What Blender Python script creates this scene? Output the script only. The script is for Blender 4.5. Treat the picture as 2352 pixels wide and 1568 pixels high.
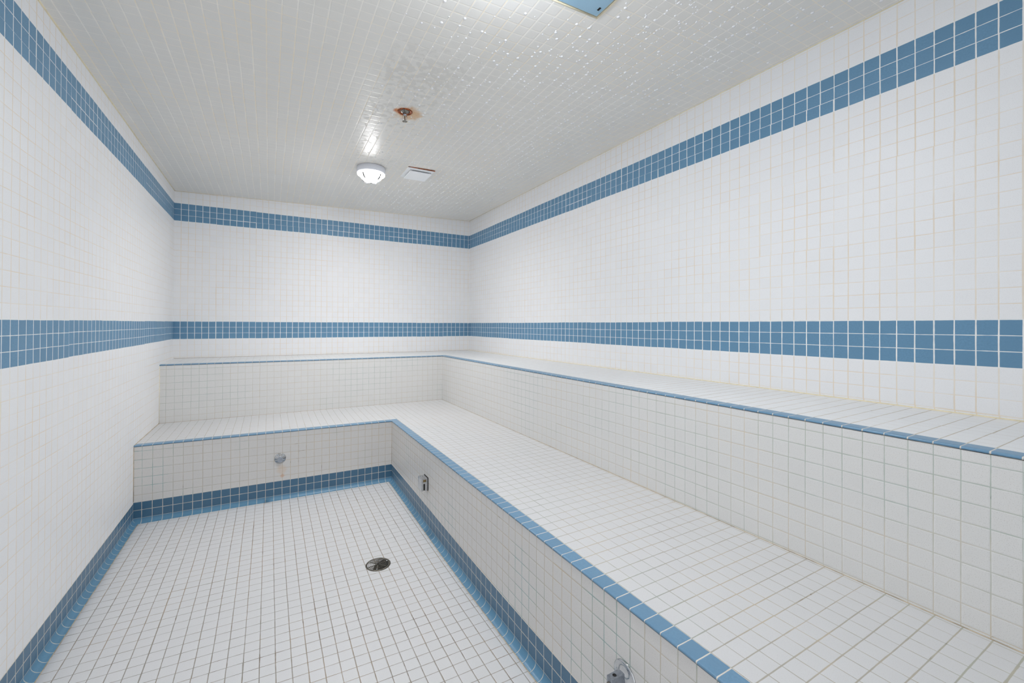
import bpy, bmesh, math, random
from mathutils import Vector, Matrix

# ---------------------------------------------------------------- scene, camera, light
for o in list(bpy.data.objects): bpy.data.objects.remove(o)
SC = bpy.context.scene
COL = SC.collection
S = 0.054                      # one tile pitch in metres; all layout below is in tile pitches
W, FRONT = 54.18, -104.0       # room width, wall behind the camera (the far wall is y = 0)

CAM = (14.1304, -90.1697, -0.1583)
YAW, PITCH, ROLL = 0.5047, 0.00533, 0.00461
F_PX, U0, V0 = 984.31, 1162.48, 738.24
fwd = Vector((math.sin(YAW)*math.cos(PITCH), math.cos(YAW)*math.cos(PITCH), math.sin(PITCH)))
rgt = Vector((math.cos(YAW), -math.sin(YAW), 0)); up = rgt.cross(fwd)
r2 = math.cos(ROLL)*rgt + math.sin(ROLL)*up; u2 = -math.sin(ROLL)*rgt + math.cos(ROLL)*up
cd = bpy.data.cameras.new('camera'); cam = bpy.data.objects.new('camera', cd); COL.objects.link(cam)
cam.matrix_world = Matrix(((r2.x, u2.x, -fwd.x, CAM[0]*S), (r2.y, u2.y, -fwd.y, CAM[1]*S), (r2.z, u2.z, -fwd.z, CAM[2]*S), (0, 0, 0, 1)))
cd.sensor_width = 36.0; cd.lens = F_PX/2352*36
cd.shift_x = (1176-U0)/2352; cd.shift_y = (V0-784)/2352
cd.clip_start = 0.02
SC.camera = cam

wd = bpy.data.worlds.new('world'); SC.world = wd; wd.use_nodes = True
wd.node_tree.nodes['Background'].inputs[0].default_value = (0.97, 0.985, 1.0, 1)
wd.node_tree.nodes['Background'].inputs[1].default_value = 1.25       # added fill light, enters by an unseen opening behind the camera
FILL_OPENING = (1.5, 30.0, -24.3, 12.0)  # opening added in the wall behind the camera for the fill light
pl = bpy.data.lights.new('fill_portal', 'AREA'); pl.shape = 'RECTANGLE'
pl.size = (FILL_OPENING[1]-FILL_OPENING[0])*S; pl.size_y = (FILL_OPENING[3]-FILL_OPENING[2])*S; pl.cycles.is_portal = True
po = bpy.data.objects.new('fill_portal', pl); COL.objects.link(po)  # portal guiding the added fill light through that opening
po.location = ((FILL_OPENING[0]+FILL_OPENING[1])/2*S, (FRONT-.5)*S, (FILL_OPENING[2]+FILL_OPENING[3])/2*S); po.rotation_euler = (math.radians(90), 0, 0)
LAMP_STRENGTH = 640.0
LAMP2_STRENGTH = 370.0
RING_STRENGTH = 2.5
SC.view_settings.view_transform = 'Standard'; SC.view_settings.look = 'None'
SC.view_settings.gamma = 1; SC.view_settings.use_curve_mapping = False
SC.view_settings.exposure = 0.1

# ---------------------------------------------------------------- helpers
def lin(r, g, b):
    f = lambda c: (c/255)/12.92 if c/255 <= .04045 else (((c/255)+.055)/1.055)**2.4
    return (f(r), f(g), f(b), 1)

class G:
    """small helper round a node tree"""
    def __init__(s, mat): s.t = mat.node_tree; s.n = s.t.nodes; s.l = s.t.links
    def put(s, sock, v):
        if hasattr(v, 'is_output'): s.l.new(v, sock)
        elif v is not None: sock.default_value = v
    def m(s, op, a, b=None, c=None, clamp=False):
        n = s.n.new('ShaderNodeMath'); n.operation = op; n.use_clamp = clamp
        s.put(n.inputs[0], a); s.put(n.inputs[1], b)
        if c is not None: s.put(n.inputs[2], c)
        return n.outputs[0]
    def step(s, v, a, b):
        n = s.n.new('ShaderNodeMapRange'); n.interpolation_type = 'SMOOTHSTEP'
        s.put(n.inputs[0], v); n.inputs[1].default_value = a; n.inputs[2].default_value = b
        return n.outputs[0]
    def mix(s, f, a, b):
        n = s.n.new('ShaderNodeMix'); n.data_type = 'RGBA'
        s.put(n.inputs[0], f); s.put(n.inputs[6], a); s.put(n.inputs[7], b)
        return n.outputs[2]
    def vec(s, x, y, z=0.0):
        n = s.n.new('ShaderNodeCombineXYZ'); s.put(n.inputs[0], x); s.put(n.inputs[1], y); s.put(n.inputs[2], z)
        return n.outputs[0]
    def noise(s, v, scale, detail=2.0, rough=.5):
        n = s.n.new('ShaderNodeTexNoise'); s.put(n.inputs['Vector'], v)
        n.inputs['Scale'].default_value = scale; n.inputs['Detail'].default_value = detail; n.inputs['Roughness'].default_value = rough
        return n.outputs[0]
    def white(s, v):
        n = s.n.new('ShaderNodeTexWhiteNoise'); n.noise_dimensions = '3D'; s.put(n.inputs[0], v)
        return n.outputs[0]
    def uv(s):
        a = s.n.new('ShaderNodeUVMap'); a.uv_map = 'UVMap'
        x = s.n.new('ShaderNodeSeparateXYZ'); s.l.new(a.outputs[0], x.inputs[0])
        return x.outputs[0], x.outputs[1]
    def objxyz(s):
        a = s.n.new('ShaderNodeTexCoord'); x = s.n.new('ShaderNodeSeparateXYZ'); s.l.new(a.outputs['Object'], x.inputs[0])
        return a.outputs['Object'], x.outputs[0], x.outputs[1], x.outputs[2]

def newmat(name):
    m = bpy.data.materials.new(name); m.use_nodes = True
    return m, G(m), m.node_tree.nodes['Principled BSDF']

def plain(name, col, rough=.4, metal=0.0, bump=0.0, bscale=60, spec=.5, var=0.0, emit=None):
    m, g, b = newmat(name)
    c = lin(*col)
    if var:
        o = g.objxyz()[0]
        c = g.mix(g.step(g.noise(o, bscale, 4), .4, .65), c, tuple(v*(1-var) for v in c[:3])+(1,))
    g.put(b.inputs['Base Color'], c); b.inputs['Roughness'].default_value = rough
    b.inputs['Metallic'].default_value = metal; b.inputs['Specular IOR Level'].default_value = spec
    if bump:
        n = g.n.new('ShaderNodeBump'); n.inputs['Strength'].default_value = bump; n.inputs['Distance'].default_value = .001
        g.l.new(g.noise(g.objxyz()[0], bscale, 3), n.inputs['Height']); g.l.new(n.outputs[0], b.inputs['Normal'])
    if emit:
        b.inputs['Emission Color'].default_value = lin(*emit[0]); b.inputs['Emission Strength'].default_value = emit[1]
    return m

WHITE = (243, 244, 246)
BLUE = (106, 151, 184)

def tile_mat(name, tile=WHITE, grout=(236, 222, 200), grout2=(238, 232, 222), gw=.036, blue=(), bluecol=BLUE, bluegrout=(244, 244, 242),
             rough=.32, grime=None, grime_amt=(.58, .72), teal=0.0, speck=.5, jit=.05, spec=.5, wave=0.0, v_only_hi=False, wet=False, rust=(), gwv=None, bumpd=.0009, coat=0.0, hedge=None, allblue=False):
    m, g, b = newmat(name)
    gwv = gwv or gw
    u0, v0 = g.uv()
    su = g.m('FLOOR', g.m('DIVIDE', u0, 6.0)); sv = g.m('FLOOR', g.m('DIVIDE', v0, 6.0))
    j1 = g.m('MULTIPLY', g.m('SUBTRACT', g.white(g.vec(su, sv, 1.3)), .5), jit)
    j2 = g.m('MULTIPLY', g.m('SUBTRACT', g.white(g.vec(su, sv, 7.7)), .5), jit)
    wob = g.m('MULTIPLY', g.m('SUBTRACT', g.noise(g.vec(u0, v0), .35, 3), .5), .05)
    u = g.m('ADD', g.m('ADD', u0, j1), wob); v = g.m('ADD', g.m('ADD', v0, j2), wob)
    if allblue: u = g.m('ADD', u0, wob); v = v0
    du = g.m('PINGPONG', u, .5); dv = g.m('PINGPONG', v, .5)
    if v_only_hi:           # edging tiles: the only joint across v is the one at v = 1
        dv = g.m('ABSOLUTE', g.m('SUBTRACT', v0, 1.0))
    thick = g.m('MULTIPLY', g.m('SUBTRACT', g.noise(g.vec(u0, v0, 5.0), 1.7, 2), .5), .03)
    du_ = g.m('ADD', du, thick); dv_ = g.m('ADD', dv, thick)
    mu = g.step(du_, gw-.012, gw+.014); mv = g.step(dv_, gwv-.012, gwv+.014)
    mask = g.m('MULTIPLY', mu, mv)
    fu, fv = g.m('FLOOR', u), g.m('FLOOR', v)
    # tile colour
    tw = g.white(g.vec(fu, fv, 3.1))
    c = g.mix(tw, lin(*tile), tuple(x*.98 for x in lin(*tile)[:3])+(1,))
    if speck:
        sp = g.step(g.noise(g.vec(u0, v0), 26, 2, .7), .58, .68)
        c = g.mix(g.m('MULTIPLY', sp, speck), c, lin(190, 189, 184))
    isb = None
    if allblue or blue:
        bc = g.mix(tw, lin(*bluecol), tuple(x*.9 for x in lin(*bluecol)[:3])+(1,))
        bc = g.mix(g.step(g.noise(g.vec(u0, v0), 9, 4), .3, .8), bc, tuple(x*.88 for x in lin(*bluecol)[:3])+(1,))
        if allblue: c = bc
        else:
            isb = None; near = None
            for lo, hi in blue:
                s = g.m('MULTIPLY', g.m('GREATER_THAN', v, float(lo)), g.m('LESS_THAN', v, float(hi)))
                t = g.m('MULTIPLY', g.m('GREATER_THAN', v, lo-.03), g.m('LESS_THAN', v, hi+.03))
                isb = s if isb is None else g.m('ADD', isb, s); near = t if near is None else g.m('ADD', near, t)
            c = g.mix(isb, c, bc)
    # grout colour
    gn = g.noise(g.vec(u0, v0, 2.0), .23, 4, .6)
    gc = g.mix(g.step(gn, .38, .62), lin(*grout), lin(*grout2))
    if grime:
        gm = g.noise(g.vec(u0, v0, 9.0), .5, 5, .65)
        gc = g.mix(g.step(gm, *grime_amt), gc, lin(*grime))
        spot = g.m('MULTIPLY', g.step(g.noise(g.vec(u0, v0, 19.0), 1.1, 4, .7), .67, .73), .8)
        gc = g.mix(spot, gc, lin(92, 74, 56))
    if teal:
        tm = g.m('MULTIPLY', g.step(g.noise(g.vec(u0, v0, 31.0), .11, 3), .52, .64), teal)
        gc = g.mix(tm, gc, lin(140, 176, 176))
    if allblue: gc = lin(*bluegrout)
    elif blue: gc = g.mix(near, gc, lin(*bluegrout))
    col = g.mix(mask, gc, c)
    o, ox, oy, oz = g.objxyz()
    ru = rough
    if wet:                 # condensation film in ragged flakes
        px = g.m('DIVIDE', ox, S); py = g.m('DIVIDE', oy, S)
        area = g.m('MULTIPLY', g.m('MULTIPLY', g.step(px, 21.5, 24.0), g.step(px, 33.0, 27.0)), g.m('MULTIPLY', g.step(py, -24.0, -32.0), g.step(py, -60.0, -52.0)))
        n1 = g.noise(g.vec(px, py), 1.5, 4, .5)
        fl = g.m('MULTIPLY', g.step(g.m('ADD', n1, g.m('MULTIPLY', g.noise(g.vec(px, py, 4.0), .12, 2), .5)), .8, .83), area)
        dry = g.m('MULTIPLY', fl, .22)
        col = g.mix(dry, col, lin(186, 184, 178))
        ru = g.m('ADD', rough, g.m('MULTIPLY', fl, .3))
    for (rx, ry, rz, rr, rc, ra) in rust:
        d = g.n.new('ShaderNodeVectorMath'); d.operation = 'DISTANCE'
        g.l.new(o, d.inputs[0]); d.inputs[1].default_value = (rx*S, ry*S, rz*S)
        dd = g.m('ADD', g.m('DIVIDE', d.outputs['Value'], rr*S), g.m('MULTIPLY', g.m('SUBTRACT', g.noise(o, 22, 4), .5), 1.2))
        f = g.m('MULTIPLY', g.m('SUBTRACT', 1.0, g.step(dd, .35, 1.0)), ra)
        col = g.mix(f, col, lin(*rc))
    g.put(b.inputs['Base Color'], col)
    g.put(b.inputs['Roughness'], g.m('ADD', g.m('MULTIPLY', g.m('SUBTRACT', 1.0, mask), .5), ru, clamp=True))
    b.inputs['Specular IOR Level'].default_value = spec
    if coat: b.inputs['Coat Weight'].default_value = coat; b.inputs['Coat Roughness'].default_value = .12
    # bump: pillowed tile over recessed joint
    hh = g.step(g.m('MINIMUM', du_, dv_), gw-.02, gw+.07)
    if wave:
        hh = g.m('ADD', hh, g.m('MULTIPLY', g.noise(g.vec(u0, v0), 1.3, 2), wave))
    n = g.n.new('ShaderNodeBump'); n.inputs['Strength'].default_value = .5; n.inputs['Distance'].default_value = bumpd
    g.l.new(hh, n.inputs['Height']); g.l.new(n.outputs[0], b.inputs['Normal'])
    return m

class MB:
    """mesh builder; coordinates in tile pitches, uv in tile pitches"""
    def __init__(s, origin=(0, 0, 0)): s.v = []; s.f = []; s.uvs = []; s.sm = []; s.mi = []; s.o = origin; s.mat = 0
    def face(s, pts, uvs=None, smooth=False):
        i = len(s.v); s.v += [tuple(p) for p in pts]; s.f.append(tuple(range(i, i+len(pts))))
        s.uvs.append(uvs or [(0.5, 0.5)]*len(pts)); s.sm.append(smooth); s.mi.append(s.mat)
    def grid(s, fn, uvf, na, nb, smooth=True, flip=False):
        P = [[fn(i/na, j/nb) for j in range(nb+1)] for i in range(na+1)]
        U = [[uvf(i/na, j/nb) for j in range(nb+1)] for i in range(na+1)]
        base = len(s.v)
        for i in range(na+1): s.v += [tuple(q) for q in P[i]]
        ix = lambda i, j: base+i*(nb+1)+j
        for i in range(na):
            for j in range(nb):
                q = [(i, j), (i+1, j), (i+1, j+1), (i, j+1)]
                if flip: q = q[::-1]
                s.f.append(tuple(ix(*a) for a in q)); s.uvs.append([U[a][c] for a, c in q]); s.sm.append(smooth); s.mi.append(s.mat)
    def box(s, x0, x1, y0, y1, z0, z1, uvf=None):
        c = [(x, y, z) for x in (x0, x1) for y in (y0, y1) for z in (z0, z1)]
        for q in ((0, 1, 3, 2), (4, 6, 7, 5), (0, 4, 5, 1), (2, 3, 7, 6), (0, 2, 6, 4), (1, 5, 7, 3)):
            pts = [c[k] for k in q]; s.face(pts, [uvf(*p) for p in pts] if uvf else None)
    def lathe(s, prof, c=(0, 0, 0), axis='z', n=40, smooth=True, cap=True):
        base = len(s.v)
        for r, h in prof:
            for k in range(n):
                a = 2*math.pi*k/n; x, y = r*math.cos(a), r*math.sin(a)
                p = {'z': (x, y, h), 'y': (x, h, y), 'x': (h, x, y)}[axis]
                s.v.append((c[0]+p[0], c[1]+p[1], c[2]+p[2]))
        for i in range(len(prof)-1):
            for k in range(n):
                q = (base+i*n+k, base+i*n+(k+1) % n, base+(i+1)*n+(k+1) % n, base+(i+1)*n+k)
                s.f.append(q); s.uvs.append([(.5, .5)]*4); s.sm.append(smooth); s.mi.append(s.mat)
        if cap:
            for i in (0, len(prof)-1):
                if prof[i][0] > 1e-4:
                    s.f.append(tuple(base+i*n+k for k in range(n))); s.uvs.append([(.5, .5)]*n); s.sm.append(False); s.mi.append(s.mat)
    def tube(s, pts, r, n=8):
        base = len(s.v); m = len(pts)
        for i, p in enumerate(pts):
            a = Vector(pts[max(i-1, 0)]); b = Vector(pts[min(i+1, m-1)]); t = (b-a).normalized()
            ref = Vector((0, 0, 1)) if abs(t.z) < .9 else Vector((1, 0, 0))
            e1 = t.cross(ref).normalized(); e2 = t.cross(e1)
            for k in range(n):
                an = 2*math.pi*k/n; s.v.append(tuple(Vector(p)+e1*r*math.cos(an)+e2*r*math.sin(an)))
        for i in range(m-1):
            for k in range(n):
                s.f.append((base+i*n+k, base+i*n+(k+1) % n, base+(i+1)*n+(k+1) % n, base+(i+1)*n+k)); s.uvs.append([(.5, .5)]*4); s.sm.append(True); s.mi.append(s.mat)
        for e in (0, m-1):
            s.f.append(tuple(base+e*n+k for k in range(n))); s.uvs.append([(.5, .5)]*n); s.sm.append(False); s.mi.append(s.mat)
    def build(s, name, mats, parent=None, bevel=0.0, recalc=True):
        if not isinstance(mats, (list, tuple)): mats = [mats]
        me = bpy.data.meshes.new(name)
        o3 = s.o
        me.from_pydata([((x-o3[0])*S, (y-o3[1])*S, (z-o3[2])*S) for x, y, z in s.v], [], s.f)
        ul = me.uv_layers.new(name='UVMap'); k = 0
        for p, us in zip(me.polygons, s.uvs):
            for q in us: ul.data[k].uv = q; k += 1
        for p, sm, mi in zip(me.polygons, s.sm, s.mi): p.use_smooth = sm; p.material_index = mi
        for mt in mats: me.materials.append(mt)
        bm = bmesh.new(); bm.from_mesh(me)
        bmesh.ops.remove_doubles(bm, verts=bm.verts, dist=1e-6)
        if recalc: bmesh.ops.recalc_face_normals(bm, faces=bm.faces)
        bm.to_mesh(me); bm.free()
        ob = bpy.data.objects.new(name, me); COL.objects.link(ob)
        if parent: ob.parent = parent
        else: ob.location = (o3[0]*S, o3[1]*S, o3[2]*S)
        if bevel:
            md = ob.modifiers.new('bevel', 'BEVEL'); md.width = bevel*S; md.segments = 3; md.limit_method = 'ANGLE'
        return ob

def thing(name, label, cat, loc, group=None):
    o = bpy.data.objects.new(name, None); COL.objects.link(o); o.empty_display_size = .05
    o.location = [c*S for c in loc]; o['label'] = label; o['category'] = cat
    if group: o['group'] = group
    return o
def struct(o): o['kind'] = 'structure'; return o
def seg(a, b, n): return [a+(b-a)*i/n for i in range(n+1)]

# ---------------------------------------------------------------- geometry of the room
XB1, YB1, XB2, YB2 = 30.82, -23.64, 44.02, -10.17
def zc(x, y): return 22.022+.0246*x-.0009*y                     # sloping ceiling
def z1b(x): return -15.21+.0071*(XB1-x)                          # lower bench front edge, far leg
def z1r(y): return -15.21+.0029*(YB1-y)                          # and right leg
def z1(x, y):
    zi = -15.07+.002*(-y-10)
    tx = (x-XB1)/(XB2-XB1); ty = (y-YB1)/(YB2-YB1)
    if ty <= 0: return z1r(y)+(zi-z1r(y))*max(tx, 0)
    if tx <= 0: return z1b(x)+(zi-z1b(x))*ty
    t = max(tx, ty); return -15.21+(zi+15.21)*min(t, 1)
def z2b(x): return -6.48+.0009*(XB2-x)
def z2r(y): return -6.48+.0055*(YB2-y)
def z2(x, y):
    zi = -6.25+.0036*(-y) if x > XB2 and y < YB2 else -6.25+.0036*10*max(0, min(1, (x-XB2)/10))*(-y/10)
    tx = (x-XB2)/(W-XB2); ty = (y-YB2)/(0-YB2)
    if ty <= 0: return z2r(y)+(zi-z2r(y))*max(tx, 0)
    if tx <= 0: return z2b(x)+(zi-z2b(x))*ty
    t = max(tx, ty); return -6.48+(zi+6.48)*min(t, 1)
DRAIN = (23.97, -45.6)
def zf(x, y):
    g = math.exp(-((y+52)/22)**2)
    return -24.25-.5*min(max(x/24, 0), 1)**1.3*g

M = {}
M['wall'] = tile_mat('wall_tile', blue=((-3, 0), (17, 20)), gw=.034, gwv=.02, grout=(236, 224, 206), grout2=(240, 235, 226), speck=.35, bumpd=.0004, rough=.46, spec=.4)
M['ceil'] = tile_mat('ceiling_tile', tile=(237, 235, 230), grout=(248, 238, 219), grout2=(252, 249, 243), gw=.036, gwv=.022, rough=.34, wet=True, wave=.16, spec=.42, speck=.15,
                     rust=((27.3, -44.0, 22.7, 2.0, (222, 176, 120), .75), (25.95, -44.2, 22.66, .55, (205, 120, 60), .9), (26.8, -44.4, 22.7, 1.25, (214, 150, 90), .8)))
M['floor'] = tile_mat('floor_tile', tile=(219, 220, 222), grout=(164, 150, 132), grout2=(150, 146, 138), gw=.027, gwv=.02, grime=(112, 98, 82), grime_amt=(.52, .7), speck=.5, rough=.42, jit=.025)
M['seat'] = tile_mat('seat_tile', tile=(215, 216, 218), grout=(194, 184, 166), grout2=(176, 172, 162), gw=.018, gwv=.028, grime=(146, 134, 114), speck=.55, rough=.4, jit=.03, teal=.25)
M['seat2'] = tile_mat('upper_seat_tile', tile=(238, 239, 240), grout=(206, 194, 174), grout2=(196, 188, 174), gw=.006, gwv=.026, grime=(150, 136, 114), speck=.3, rough=.4, jit=.03)
M['riser'] = tile_mat('riser_tile', tile=(226, 224, 222), grout=(210, 198, 178), grout2=(204, 198, 186), gw=.026, gwv=.024, grime=(140, 120, 98), teal=.85, speck=.8, jit=.03,
                      rust=((15.7-30.82, 0, 25.3-20.3, .9, (222, 196, 170), .4), (15.8-30.82, 0, 25.3-21.2, .35, (212, 160, 120), .5)))
M['riser2'] = tile_mat('upper_riser_tile', tile=(226, 226, 225), grout=(212, 202, 184), grout2=(208, 204, 194), gw=.018, gwv=.02, grime=(186, 168, 140), grime_amt=(.66, .78), teal=.45, speck=.8, jit=.03)
M['edge'] = tile_mat('blue_edge_tile', allblue=True, v_only_hi=True, bluecol=(110, 152, 184), bluegrout=(222, 216, 206), gw=.026, rough=.3, wave=.2)
M['base'] = tile_mat('blue_base_tile', allblue=True, bluecol=(75, 117, 147), bluegrout=(208, 204, 196), gw=.03, rough=.3)
M['cove'] = tile_mat('blue_cove_tile', allblue=True, bluecol=(92, 142, 174), bluegrout=(196, 198, 192), gw=.028, rough=.36)
M['plain_white'] = plain('painted_plaster', (225, 225, 222), .6, bump=.1)
M['caulk'] = plain('aged_caulk', (240, 230, 200), .5, var=.12, bscale=25)
M['caulk2'] = plain('stained_caulk', (196, 182, 160), .6, var=.35, bscale=30)
M['joint'] = plain('cracked_joint', (150, 140, 124), .7, var=.95, bscale=14)
M['chrome'] = plain('chrome', (205, 207, 210), .13, 1.0, var=.12, bscale=80)
M['satin'] = plain('satin_metal', (168, 174, 184), .35, 1.0, var=.2, bscale=90)
M['steel'] = plain('dull_steel', (150, 146, 138), .38, 1.0, var=.35, bscale=60, bump=.2)
M['rust'] = plain('rusty_metal', (176, 92, 44), .55, .35, var=.75, bscale=70, bump=.4)
M['drain'] = plain('worn_drain_metal', (112, 108, 100), .45, .8, var=.4, bscale=60)
M['black'] = plain('dark_cavity', (10, 10, 10), .7)
M['brass'] = plain('tarnished_brass', (150, 128, 88), .4, .8, var=.3, bscale=90)
M['housing'] = plain('white_enamel', (240, 242, 250), .35)
M['wire'] = plain('guard_wire', (70, 72, 76), .5)
M['glass'] = plain('lit_opal_glass', (250, 250, 250), .2, emit=((253, 251, 250), LAMP_STRENGTH))
M['glass2'] = plain('lit_opal_glass_2', (250, 250, 250), .2, emit=((253, 251, 250), LAMP2_STRENGTH))
M['band'] = plain('lit_glass_band', (250, 250, 250), .2, emit=((240, 247, 255), 125.0))
M['rim'] = plain('lit_glass_rim', (250, 250, 250), .2, emit=((255, 252, 246), RING_STRENGTH))
M['panel'] = plain('white_vent_metal', (248, 250, 252), .4)
M['bluepanel'] = plain('pale_blue_panel', (150, 186, 208), .3, var=.05, bscale=6)

# walls (solid slabs, inner face tiled)
def wall(name, axis):
    m = MB(); T = 2.0; mats = [M['wall'], M['plain_white']]
    if axis == 'back':
        c = [(0, 0, -25.3), (W, 0, -25.3), (W, 0, zc(W, 0)), (0, 0, zc(0, 0))]; off = (0, T, 0)
        uvf = lambda x, y, z: (x+.07, z)
    elif axis == 'left':
        c = [(0, 0, -25.3), (0, FRONT, -25.3), (0, FRONT, zc(0, FRONT)), (0, 0, zc(0, 0))]; off = (-T, 0, 0)
        uvf = lambda x, y, z: (y+.86, z-.0003*y)
    elif axis == 'right':
        c = [(W, 0, -25.3), (W, FRONT, -25.3), (W, FRONT, zc(W, FRONT)), (W, 0, zc(W, 0))]; off = (T, 0, 0)
        uvf = lambda x, y, z: (y+.603, z+.0029*y)
    else:
        c = [(0, FRONT, -25.3), (W, FRONT, -25.3), (W, FRONT, zc(W, FRONT)), (0, FRONT, zc(0, FRONT))]; off = (0, -T, 0)
        uvf = lambda x, y, z: (x+.07, z)
    m.face(c, [uvf(*p) for p in c])
    m.mat = 1
    d = [tuple(a+b for a, b in zip(p, off)) for p in c]
    m.face(d)
    for i in range(4): m.face([c[i], c[(i+1) % 4], d[(i+1) % 4], d[i]])
    return struct(m.build(name, mats))
wall('wall_back', 'back'); wall('wall_left', 'left'); wall('wall_right', 'right')
m = MB()                       # wall behind the camera, with an opening added to let fill light in
for (a, b, c0, c1) in ((0, FILL_OPENING[0], -25.3, 22.0), (FILL_OPENING[1], W, -25.3, 22.0), (FILL_OPENING[0], FILL_OPENING[1], FILL_OPENING[3], 22.0)):
    m.box(a, b, FRONT-2, FRONT, c0, c1, lambda x, y, z: (x+.07, z))
struct(m.build('wall_front', M['wall']))

m = MB(); x0, x1, y0, y1 = -2, W+2, FRONT-2, 2
c = [(0, FRONT), (W, FRONT), (W, 0), (0, 0)]
m.face([(x, y, zc(x, y)) for x, y in c], [(x-.76, y+.83) for x, y in c])
m.mat = 1
cc = [(x0, y0), (x1, y0), (x1, y1), (x0, y1)]
m.face([(x, y, zc(x, y)+2) for x, y in cc])
for i in range(4):
    a, b = cc[i], cc[(i+1) % 4]; p, q = c[i], c[(i+1) % 4]
    m.face([(a[0], a[1], zc(*a)+2), (b[0], b[1], zc(*b)+2), (b[0], b[1], zc(*b)), (a[0], a[1], zc(*a))])
    m.face([(a[0], a[1], zc(*a)), (b[0], b[1], zc(*b)), (q[0], q[1], zc(*q)), (p[0], p[1], zc(*p))])
struct(m.build('ceiling', [M['ceil'], M['plain_white']]))

m = MB()
fx = lambda a: a*XB1; fy = lambda b: FRONT+b*(YB1-FRONT)
m.grid(lambda a, b: (fx(a), fy(b), zf(fx(a), fy(b))), lambda a, b: ((fx(a)-.51)/1.012, (fy(b)+48.09)/1.02), 30, 80)
m.mat = 1
m.box(0, W, FRONT, 0, -26.8, -25.3)
for e in (0, 1):
    m.grid(lambda a, b: (fx(e), fy(a), zf(fx(e), fy(a)) if b else -25.3), lambda a, b: (0.5, 0.5), 80, 1)
    m.grid(lambda a, b: (fx(a), fy(e), zf(fx(a), fy(e)) if b else -25.3), lambda a, b: (0.5, 0.5), 30, 1)
struct(m.build('floor', [M['floor'], M['plain_white']], recalc=True))

# blue base courses (two rows of tiles + concave cove tile)
def baseboard(name, run, a0, a1, wallx, sgn, ph, ztop, n):
    """run 'x' or 'y'; wallx = coordinate of the face it is laid on; sgn = direction into the room"""
    t = .035; R = .52
    def P(a, off, z): return (a, wallx+sgn*off, z) if run == 'x' else (wallx+sgn*off, a, z)
    def zb(a):
        x, y = (a, wallx) if run == 'x' else (wallx+sgn*R, a)
        return zf(x, y)
    m = MB()
    A = lambda s: a0+(a1-a0)*s
    m.grid(lambda s, q: P(A(s), t, ztop(A(s))+(zb(A(s))+R+.02-ztop(A(s)))*q), lambda s, q: (A(s)+ph, 2-2*q), n, 2, smooth=False)
    m.grid(lambda s, q: P(A(s), t*q, ztop(A(s))), lambda s, q: (A(s)+ph, 2.0), n, 1, smooth=False)
    m.mat = 1
    def cov(s, q):
        th = q*math.pi/2; z0 = zb(A(s))
        return P(A(s), t+R-R*math.cos(th), z0+.02+R-R*math.sin(th))
    m.grid(cov, lambda s, q: (A(s)+ph, .05+.93*q), n, 8)
    m.grid(lambda s, q: P(A(s), t+R, zb(A(s))+.02-.4*q), lambda s, q: (A(s)+ph, .98), n, 1)
    return struct(m.build(name, [M['base'], M['cove']]))
baseboard('baseboard_left', 'y', FRONT, YB1, 0, 1, .86, lambda a: -21.85, 60)
baseboard('baseboard_back', 'x', 0, XB1, YB1, -1, -.81, lambda a: -21.76-.003*a, 30)
baseboard('baseboard_right', 'y', FRONT, YB1, XB1, -1, .59, lambda a: -21.87-.3*math.exp(-((a+55)/18)**2), 60)

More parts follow.
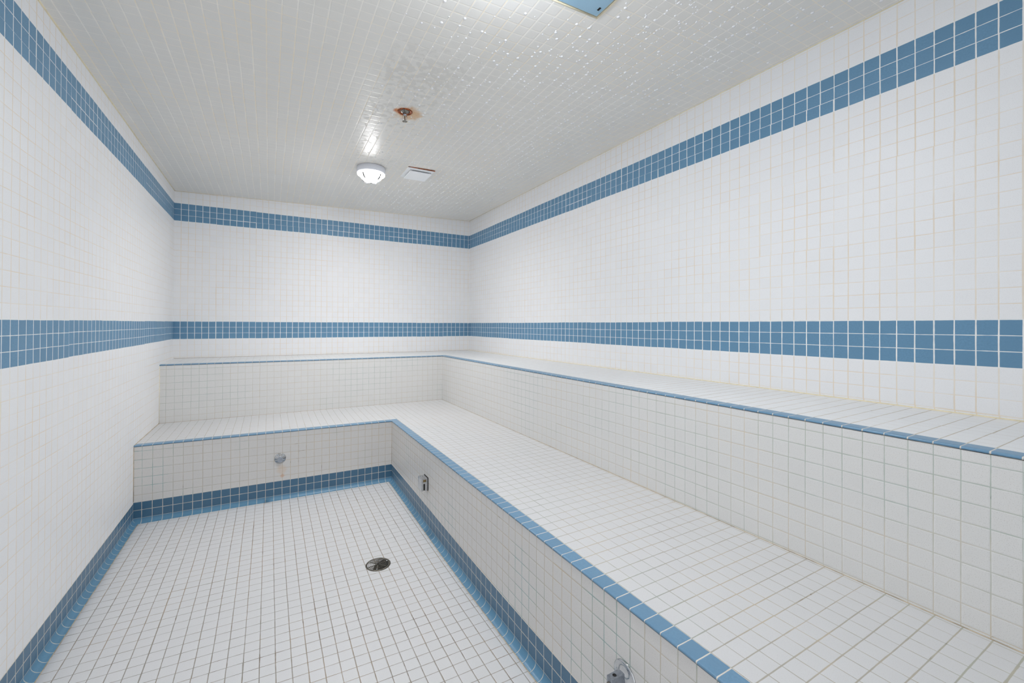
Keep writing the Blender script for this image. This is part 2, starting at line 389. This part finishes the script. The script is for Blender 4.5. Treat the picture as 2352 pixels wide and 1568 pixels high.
# ---------------------------------------------------------------- the two L-shaped tiled benches
def bench(label, xb, yb, zb_, zr_, zsurf, zbase_b, zbase_r, ph_u, ph_y, xin, yin, rb_uv, rr_uv, rmat, smat='seat'):
    root = thing('tiled_bench', label, 'bench', (xb, yb, -25.3))
    o = (xb, yb, -25.3); DROP = .13; TW = .95
    # risers (slabs)
    for kind in (0, 1):
        m = MB(o); T = .6
        if kind == 0:
            P = lambda s, q, d: (xb*s, yb+d, zbase_b+(zb_(xb*s)-DROP-zbase_b)*q); n = 30; uvf = lambda s, q: rb_uv(*P(s, q, 0))
        else:
            Y = lambda s: FRONT+(yb-FRONT)*s
            P = lambda s, q, d: (xb+d, Y(s), zbase_r+(zr_(Y(s))-DROP-zbase_r)*q); n = 60; uvf = lambda s, q: rr_uv(*P(s, q, 0))
        m.grid(lambda s, q: P(s, q, 0), uvf, n, 12, smooth=False)
        m.mat = 1
        m.grid(lambda s, q: P(s, q, T), lambda s, q: (.5, .5), n, 12, smooth=False)
        for e in (0, 1):
            m.grid(lambda s, q: P(s, e, T*q), lambda s, q: (.5, .5), n, 1, smooth=False)
            m.grid(lambda s, q: P(e, s, T*q), lambda s, q: (.5, .5), 12, 1, smooth=False)
        m.build('riser', [rmat, M['plain_white']], root)
    # seat surface: far leg + right leg, with underside
    m = MB(o)
    uvs = lambda x, y: (x+ph_u, y+ph_y)
    regs = [(0, xb+TW, yb+TW, yin, 26, 12), (xb+TW, xin, FRONT, yin, 12, 64)]
    for (a0, a1, b0, b1, na, nb) in regs:
        X = lambda s: a0+(a1-a0)*s
        Y = lambda q: b0+(b1-b0)*q
        m.mat = 0
        m.grid(lambda s, q: (X(s), Y(q), zsurf(X(s), Y(q))), lambda s, q: uvs(X(s), Y(q)), na, nb, smooth=True)
    m.mat = 1
    for (a0, a1, b0, b1, na, nb) in regs:
        X = lambda s: a0+(a1-a0)*s
        Y = lambda q: b0+(b1-b0)*q
        m.grid(lambda s, q: (X(s), Y(q), zsurf(X(s), Y(q))-.5), lambda s, q: (.5, .5), na, nb, smooth=False)
    m.build('seat', [M[smat], M['plain_white']], root, recalc=False)
    # blue rounded edge tiles
    prof = [(.0, -DROP+.0, 0.0), (-.035, -DROP+.0, .01), (-.045, -.07, .03)]
    for k in range(5):
        a = math.pi/2*k/4; prof.append((-.045+.07*(1-math.cos(a)), -.07+.07*math.sin(a), .04+.02*k))
    prof += [(.4, 0, .5), (TW, 0, .99)]
    m = MB(o); NP = len(prof)-1
    def back(s, q):
        d, h, v = prof[round(q*NP)]; x = (xb+(.95 if d > .35 else 0))*s
        x = xb*s; z = zb_(x) if d < .5 else zsurf(x, yb+d)
        return (x, yb+d, z+h+.004)
    m.grid(back, lambda s, q: (xb*s+ph_u, prof[round(q*NP)][2]), 30, NP)
    def right(s, q):
        d, h, v = prof[round(q*NP)]; y = FRONT+(yb-FRONT)*s; z = zr_(y) if d < .5 else zsurf(xb+d, y)
        return (xb+d, y, z+h+.004)
    m.grid(right, lambda s, q: (FRONT+(yb-FRONT)*s+ph_y, prof[round(q*NP)][2]), 60, NP)
    X = [xb, xb+TW]; Y = [yb, yb+TW]
    m.face([(X[0], Y[0], zsurf(X[0], Y[0])+.004), (X[1], Y[0], zsurf(X[1], Y[0])+.004), (X[1], Y[1], zsurf(X[1], Y[1])+.004), (X[0], Y[1], zsurf(X[0], Y[1])+.004)],
           [(.5, 0), (.5, .98), (.97, .98), (.97, 0)])
    m.build('edge_tiles', M['edge'], root)
    m = MB(o)
    m.tube([(x, yb-.005, zb_(x)-DROP-.012) for x in seg(0, xb, 12)], .02, 6); m.tube([(xb-.005, y, zr_(y)-DROP-.012) for y in seg(FRONT, yb, 24)], .02, 6)
    m.build('edge_joint', M['joint'], root)
    return root

def low_b(x, y, z):
    zl = -15.68-.51*x/XB1
    return (x-.81, (z-zl)/(1.052-.017*x/XB1))
def low_r(x, y, z): return (y+.59, z+16.19-.0025*(YB1-y))
def up_b(x, y, z): return ((x-.76)/1.006, z+.17)
def up_r(x, y, z): return (y+.49, z+.17-.0055*(YB2-y))
bench('wide lower step of the white tiled bench, rising from the floor with blue edge tiles',
      XB1, YB1, z1b, z1r, z1, -25.3, -25.3, -.79, .59, XB2, YB2, low_b, low_r, M['riser'])
bench('narrow upper step of the white tiled bench, blue-edged ledge along the walls',
      XB2, YB2, z2b, z2r, z2, -15.5, -15.5, -.76, .49, W, 0, up_b, up_r, M['riser2'], 'seat2')

# sealant beads along the joints
def bead(name, pts, r, mat):
    m = MB(); m.tube(pts, r, 6); return struct(m.build(name, mat))
tn = [0]
def trim(pts, r, mat): tn[0] += 1; return bead('trim_%d' % tn[0], pts, r, mat)
trim([(W, y, z2(W, y)) for y in seg(FRONT, -.1, 40)], .09, M['caulk'])
trim([(x, 0, z2(x, 0)) for x in seg(.1, W-.1, 30)], .06, M['caulk2'])
trim([(XB2, y, z1(XB2, y)) for y in seg(FRONT, YB2, 40)], .045, M['caulk2'])
trim([(x, YB2, z1(x, YB2)) for x in seg(.1, XB2, 30)], .04, M['caulk2'])
trim([(.0, y, z1(0, y)) for y in seg(YB1+.1, YB2, 8)], .06, M['caulk2'])
trim([(.02, y, zc(0, y)) for y in (FRONT, 0)], .07, M['caulk'])
trim([(x, -.02, zc(x, 0)) for x in (0, W)], .06, M['caulk'])
trim([(W-.02, y, zc(W, y)) for y in (FRONT, 0)], .06, M['caulk'])
trim([(XB1-.035-.54, y, zf(XB1-.6, y)+.0) for y in seg(FRONT, YB1-.6, 40)], .035, M['caulk2'])
trim([(.035+.54, y, zf(.6, y)+.0) for y in seg(FRONT, YB1-.6, 40)], .035, M['caulk2'])
trim([(.02, YB1-.02, z) for z in (-21.7, z1b(0)-.2)], .04, M['caulk2'])
trim([(.0, YB2, z) for z in (-15.0, z2b(0)-.2)], .05, M['caulk'])
trim([(XB1, YB1, z) for z in (-21.85, z1b(XB1)-.2)], .04, M['caulk2'])

# ---------------------------------------------------------------- ceiling lights
def ceiling_light(cx, cy, label, glass='glass'):
    z = zc(cx, cy)
    r = thing('ceiling_light', label, 'light', (cx, cy, z), 'round bulkhead lights on the ceiling'); o = (cx, cy, z)
    m = MB(o); m.lathe([(1.9, z), (2.02, z-.05), (2.02, z-.8), (1.95, z-.88), (1.6, z-.9)], (cx, cy, 0), n=64); m.build('housing', M['housing'], r)
    m = MB(o)
    m.lathe([(1.9, z-.885), (1.97, z-.95), (1.95, z-1.12), (1.86, z-1.18), (1.6, z-1.19)], (cx, cy, 0), n=64, cap=False); m.build('glass_rim', M['rim'], r)
    m = MB(o); pr = [(1.62*math.cos(math.pi/2*k/16)+1e-4, z-1.15-.95*math.sin(math.pi/2*k/16)) for k in range(17)]
    m.mat = 1; m.lathe(pr[:9], (cx, cy, 0), n=64, cap=False); m.mat = 0; m.lathe(pr[8:], (cx, cy, 0), n=64, cap=False)
    m.build('glass_dome', [M[glass], M['band' if glass == 'glass2' else 'rim']], r)
    for k in (0, 1):
        m = MB(o); a0 = math.radians(38+90*k); P = []
        for i in range(17):
            a = math.pi*i/16; q = 1.72*math.cos(a); P.append((cx+q*math.cos(a0), cy+q*math.sin(a0), z-1.13-1.06*math.sin(a)))
        m.tube(P, .08, 6); m.build('guard_wire', M['wire'], r)
    return r
ceiling_light(27.1, -25.4, 'lit round white light with wire guard on the ceiling, between sprinkler and back wall')
ceiling_light(27.3, -68.4, 'second lit round bulkhead light, on the ceiling just above the top edge of the view', 'glass2')

# ---------------------------------------------------------------- ceiling vent
zv = zc(33.8, -26)
v = thing('ceiling_vent', 'square white vent cover on the ceiling beside the round light', 'vent', (33.8, -26, zv)); o = (33.8, -26, zv)
m = MB(o); m.box(31.8, 35.8, -28.25, -23.75, zv-.14, zv+.0); m.build('frame', M['panel'], v, bevel=.03)
m = MB(o); m.box(32.35, 35.65, -27.55, -24.0, zv-.42, zv-.26); m.build('cover', M['panel'], v, bevel=.03)
m = MB(o); m.box(32.7, 35.3, -27.3, -24.3, zv-.27, zv-.13); m.build('neck', M['black'], v)
m = MB(o); m.box(31.8, 35.9, -28.42, -28.28, zv-.1, zv+.0); m.build('gap', M['rust'], v)

# ---------------------------------------------------------------- blue access panel
zp = zc(32, -68.8)
v = thing('access_panel', 'pale blue square panel on the ceiling at the top edge of the view', 'panel', (32.3, -68.6, zp)); o = (32.3, -68.6, zp)
m = MB(o)
c = [(29.6, -71.7), (35.4, -71.7), (35.4, -65.45), (29.6, -65.45)]
m.face([(x, y, zc(x, y)-.12) for x, y in c]); m.face([(x, y, zc(x, y)-.005) for x, y in c])
for i in range(4):
    a, b = c[i], c[(i+1) % 4]; m.face([(a[0], a[1], zc(*a)-.12), (b[0], b[1], zc(*b)-.12), (b[0], b[1], zc(*b)-.005), (a[0], a[1], zc(*a)-.005)])
m.build('plate', M['bluepanel'], v, bevel=.03)
m = MB(o); m.box(34.95, 35.1, -66.3, -66.0, zc(35, -66)-.145, zc(35, -66)-.11); m.build('screw', M['black'], v)
m = MB(o)
for (a, b) in (((29.4, -65.25), (35.6, -65.25)), ((35.6, -65.25), (35.6, -71.8))):
    m.tube([(a[0], a[1], zc(*a)), (b[0], b[1], zc(*b))], .09, 6)
m.build('sealant', M['caulk'], v)

# ---------------------------------------------------------------- fire sprinkler
sx, sy = 26.8, -44.4; z = zc(sx, sy)
v = thing('fire_sprinkler', 'chrome sprinkler head in a rusty ring on the ceiling', 'sprinkler', (sx, sy, z)); o = (sx, sy, z)
m = MB(o); m.lathe([(.8, z), (.8, z-.04), (.74, z-.09), (.68, z-.08), (.6, z-.02), (.52, z-.01)], (sx, sy, 0), n=48, cap=False); m.build('escutcheon', M['rust'], v)
m = MB(o); m.lathe([(.52, z-.01), (.4, z-.04), (.28, z-.14), (.22, z-.14)], (sx, sy, 0), n=32); m.build('cup', M['steel'], v)
m = MB(o); m.lathe([(.18, z-.1), (.2, z-.24), (.2, z-.34), (.13, z-.4)], (sx, sy, 0), n=6, smooth=False); m.build('body', M['chrome'], v)
m = MB(o)
for s_ in (-1, 1):
    m.tube([(sx+s_*.17, sy, z-.4), (sx+s_*.2, sy, z-.6), (sx+s_*.15, sy, z-.8), (sx+s_*.04, sy, z-.95)], .035, 6)
m.lathe([(.06, z-.9), (.08, z-1.0), (.05, z-1.06)], (sx, sy, 0), n=16)
m.build('frame_arms', M['chrome'], v)
m = MB(o); m.lathe([(.045, z-.44), (.05, z-.7), (.03, z-.92)], (sx, sy, 0), n=12); m.build('bulb', M['black'], v)
m = MB(o); N = 12
for k in range(N):
    a = 2*math.pi*k/N; b = a+2*math.pi/N*.55
    q = [(.06*math.cos(a), .06*math.sin(a)), (.27*math.cos(a), .27*math.sin(a)), (.27*math.cos(b), .27*math.sin(b)), (.06*math.cos(b), .06*math.sin(b))]
    t = [(sx+x, sy+y, z-1.06) for x, y in q]; bt = [(sx+x, sy+y, z-1.085) for x, y in q]
    m.face(t); m.face(bt[::-1])
    for i in range(4): m.face([t[i], t[(i+1) % 4], bt[(i+1) % 4], bt[i]])
m.lathe([(.09, z-1.055), (.09, z-1.09)], (sx, sy, 0), n=16)
m.build('deflector', M['steel'], v)

# ---------------------------------------------------------------- water drops on the ceiling
random.seed(7)
m = MB()
def drop(x, y, r):
    z0 = zc(x, y); ring = 8
    b = len(m.v)
    lv = [(1.0, 0.0), (.93, .28), (.62, .58)]
    for a, h in lv:
        for k in range(ring):
            t = 2*math.pi*k/ring; m.v.append((x+r*a*math.cos(t), y+r*a*math.sin(t), z0-r*h*.7))
    m.v.append((x, y, z0-r*.5)); top = b+3*ring
    for i in range(2):
        for k in range(ring):
            m.f.append((b+i*ring+k, b+i*ring+(k+1) % ring, b+(i+1)*ring+(k+1) % ring, b+(i+1)*ring+k)); m.uvs.append([(0, 0)]*4); m.sm.append(True); m.mi.append(0)
    for k in range(ring):
        m.f.append((b+2*ring+k, b+2*ring+(k+1) % ring, top)); m.uvs.append([(0, 0)]*3); m.sm.append(True); m.mi.append(0)
cnt = 0
while cnt < 3400:
    x = random.uniform(20, 53.5); y = random.uniform(-86, -3)
    dens = min(1, max(0, (x-22-(0 if y < -40 else 2))/10))
    if x > 46: dens *= max(.25, 1-(x-46)/8)
    if y < -60 and x < 33: dens *= .2
    if math.hypot(x-27.1, y+25.4) < 2.5 or (31.5 < x < 36.2 and -28.6 < y < -23.5) or (29 < x < 36 and -72 < y < -65): continue
    if random.random() > dens: continue
    if random.random() < .72: x = math.floor(x)+.76+random.uniform(-.07, .12)          # they hang along the joints
    drop(x, y, random.choice((.05, .06, .07, .08, .1, .13))); cnt += 1
wm, g, b = newmat('condensation_water')
b.inputs['Base Color'].default_value = lin(246, 246, 248); b.inputs['Roughness'].default_value = .04; b.inputs['IOR'].default_value = 1.33
b.inputs['Transmission Weight'].default_value = .0; b.inputs['Specular IOR Level'].default_value = .6
dr = m.build('water_drops', wm); dr['kind'] = 'stuff'; dr['label'] = 'beads of condensation hanging from the tiled ceiling'; dr['category'] = 'water drops'

# ---------------------------------------------------------------- floor drain
dx, dy = DRAIN; z = zf(dx, dy)
v = thing('floor_drain', 'round metal drain grate set in the white floor tiles', 'drain', (dx, dy, z)); o = (dx, dy, z)
m = MB(o); m.lathe([(1.02, z+.01), (1.04, z+.05), (1.12, z+.06), (1.2, z+.05), (1.25, z+.0), (1.25, z-.02)], (dx, dy, 0), n=72, cap=False); m.build('rim', M['drain'], v)
m = MB(o); m.lathe([(1e-3, z+.008), (1.1, z+.008)], (dx, dy, 0), n=48, cap=False); m.build('cavity', M['black'], v)
m = MB(o)
for i in range(6):
    r = .14+i*.155; w = .022
    m.lathe([(r-w, z+.02), (r-w, z+.055), (r+w, z+.055), (r+w, z+.02)], (dx, dy, 0), n=60, smooth=False, cap=False)
for k in range(6):
    a = math.radians(12+60*k); ca, sa = math.cos(a), math.sin(a); w = .032
    P = [(.14, -w), (1.04, -w), (1.04, w), (.14, w)]; q = [(dx+x*ca-y*sa, dy+x*sa+y*ca) for x, y in P]
    m.face([(x, y, z+.06) for x, y in q]); m.face([(x, y, z+.02) for x, y in q])
    for i in range(4): m.face([(*q[i], z+.06), (*q[(i+1) % 4], z+.06), (*q[(i+1) % 4], z+.02), (*q[i], z+.02)])
m.build('grate', M['drain'], v)
for k in range(3):
    a = math.radians(12+120*k); m = MB(o); m.lathe([(.075, z+.055), (.075, z+.08), (.05, z+.09), (1e-3, z+.09)], (dx+.98*math.cos(a), dy+.98*math.sin(a), 0), n=14); m.build('screw', M['chrome'], v)

# ---------------------------------------------------------------- round chrome fitting on the far riser
kx, kz = 15.55, -18.75; y = YB1
v = thing('wall_fitting', 'round chrome fitting with a flat grey cap on the far bench riser', 'fitting', (kx, y, kz)); o = (kx, y, kz)
m = MB(o); m.lathe([(.72, y), (.72, y-.03), (.66, y-.08), (.5, y-.22), (.4, y-.3), (.3, y-.34)], (kx, 0, kz), 'y', 48); m.build('flange', M['chrome'], v)
m = MB(o); m.lathe([(.27, y-.3), (.27, y-.68), (.3, y-.7)], (kx, 0, kz), 'y', 32); m.build('neck', M['chrome'], v)
m = MB(o); m.lathe([(.35, y-.68), (.38, y-.71), (.38, y-.8), (.35, y-.83)], (kx, 0, kz), 'y', 40); m.build('cap', M['satin'], v)

# ---------------------------------------------------------------- square sensor box on the right riser
x = XB1
v = thing('sensor_box', 'small square chrome box with a dark slot on the right bench riser', 'box', (x, -40.3, -19.3)); o = (x, -40.3, -19.3)
Y0, Y1, Z0, Z1, XF = -40.95, -39.62, -20.02, -18.56, x-.82
m = MB(o); m.box(x-.07, x, Y0-.06, Y1+.06, Z0-.02, Z1+.05); m.build('gasket', M['black'], v)
m = MB(o)
t = .06
m.box(XF, x-.07, Y0, Y1, Z1-t, Z1); m.box(XF, XF+t, Y0, Y1, Z0, Z1-t); m.box(XF+t, x-.07, Y1-t, Y1, Z0, Z1-t)
# the side towards the room entrance, with a window at its top and a slot at its foot
m.box(XF+t, XF+.18, Y0, Y0+t, Z0, Z1-t); m.box(x-.25, x-.07, Y0, Y0+t, Z0, Z1-t)
m.box(XF+.18, x-.25, Y0, Y0+t, Z1-.14, Z1-t); m.box(XF+.18, x-.25, Y0, Y0+t, Z1-.62, Z1-.42)
m.box(XF+.18, XF+.25, Y0, Y0+t, Z0, Z1-.62); m.box(XF+.42, x-.25, Y0, Y0+t, Z0, Z1-.62)
m.build('cover', M['chrome'], v, bevel=.012)
m = MB(o); m.box(XF+.18, x-.25, Y0+.07, Y0+.1, Z1-.42, Z1-.14); m.build('window', M['brass'], v)
m = MB(o); m.box(XF+.1, x-.1, Y0+.12, Y1-.1, Z0+.02, Z1-.1); m.build('inner_block', M['black'], v)
m = MB(o); m.lathe([(.09, Z1), (.09, Z1+.03), (.05, Z1+.045), (1e-3, Z1+.045)], (x-.5, -40.05, 0), n=16); m.build('screw', M['chrome'], v)

# ---------------------------------------------------------------- steam nozzle near the bottom edge
ny, nz = -73.22, -18.86
v = thing('steam_nozzle', 'chrome nozzle with round flange and drilled square block, at the bottom edge of the view', 'nozzle', (x, ny, nz)); o = (x, ny, nz)
m = MB(o); m.lathe([(.78, x), (.78, x-.05), (.72, x-.09), (.62, x-.1), (.5, x-.16), (.4, x-.24), (.3, x-.3)], (0, ny, nz), 'x', 56); m.build('flange', M['chrome'], v)
bx0, bx1, by0, by1, bz0, bz1 = x-1.12, x-.28, ny-.23, ny+.17, nz-.42, nz+.37
m = MB(o); hx, hy, hr = bx0+.35, (by0+by1)/2, .11
m.box(bx0, bx1, by0, by1, bz0, bz1-.04)
N = 24                                   # top plate with the drilled hole
ring = [(hx+hr*math.cos(2*math.pi*k/N), hy+hr*math.sin(2*math.pi*k/N)) for k in range(N)]
def sq(k):
    a = 2*math.pi*k/N; ca, sa = math.cos(a), math.sin(a); ts = []
    if ca > 1e-9: ts.append((bx1-hx)/ca)
    if ca < -1e-9: ts.append((bx0-hx)/ca)
    if sa > 1e-9: ts.append((by1-hy)/sa)
    if sa < -1e-9: ts.append((by0-hy)/sa)
    t = min(ts); return (hx+t*ca, hy+t*sa)
outer = [sq(k) for k in range(N)]
for k in range(N):
    j = (k+1) % N
    m.face([(*ring[k], bz1), (*ring[j], bz1), (*outer[j], bz1), (*outer[k], bz1)])
    m.face([(*ring[k], bz1), (*ring[j], bz1), (*ring[j], bz1-.039), (*ring[k], bz1-.039)])
    m.face([(*outer[k], bz1), (*outer[j], bz1), (*outer[j], bz1-.039), (*outer[k], bz1-.039)])
m.build('block', M['satin'], v)
m = MB(o); m.lathe([(1e-3, bz1-.03), (.115, bz1-.03)], (hx, hy, 0), n=24, cap=False); m.build('hole', M['black'], v)
m = MB(o); m.lathe([(.17, bx0+.01), (.17, bx0-.05), (.13, bx0-.07)], (0, hy, (bz0+bz1)/2), 'x', 24); m.build('plug', M['steel'], v)
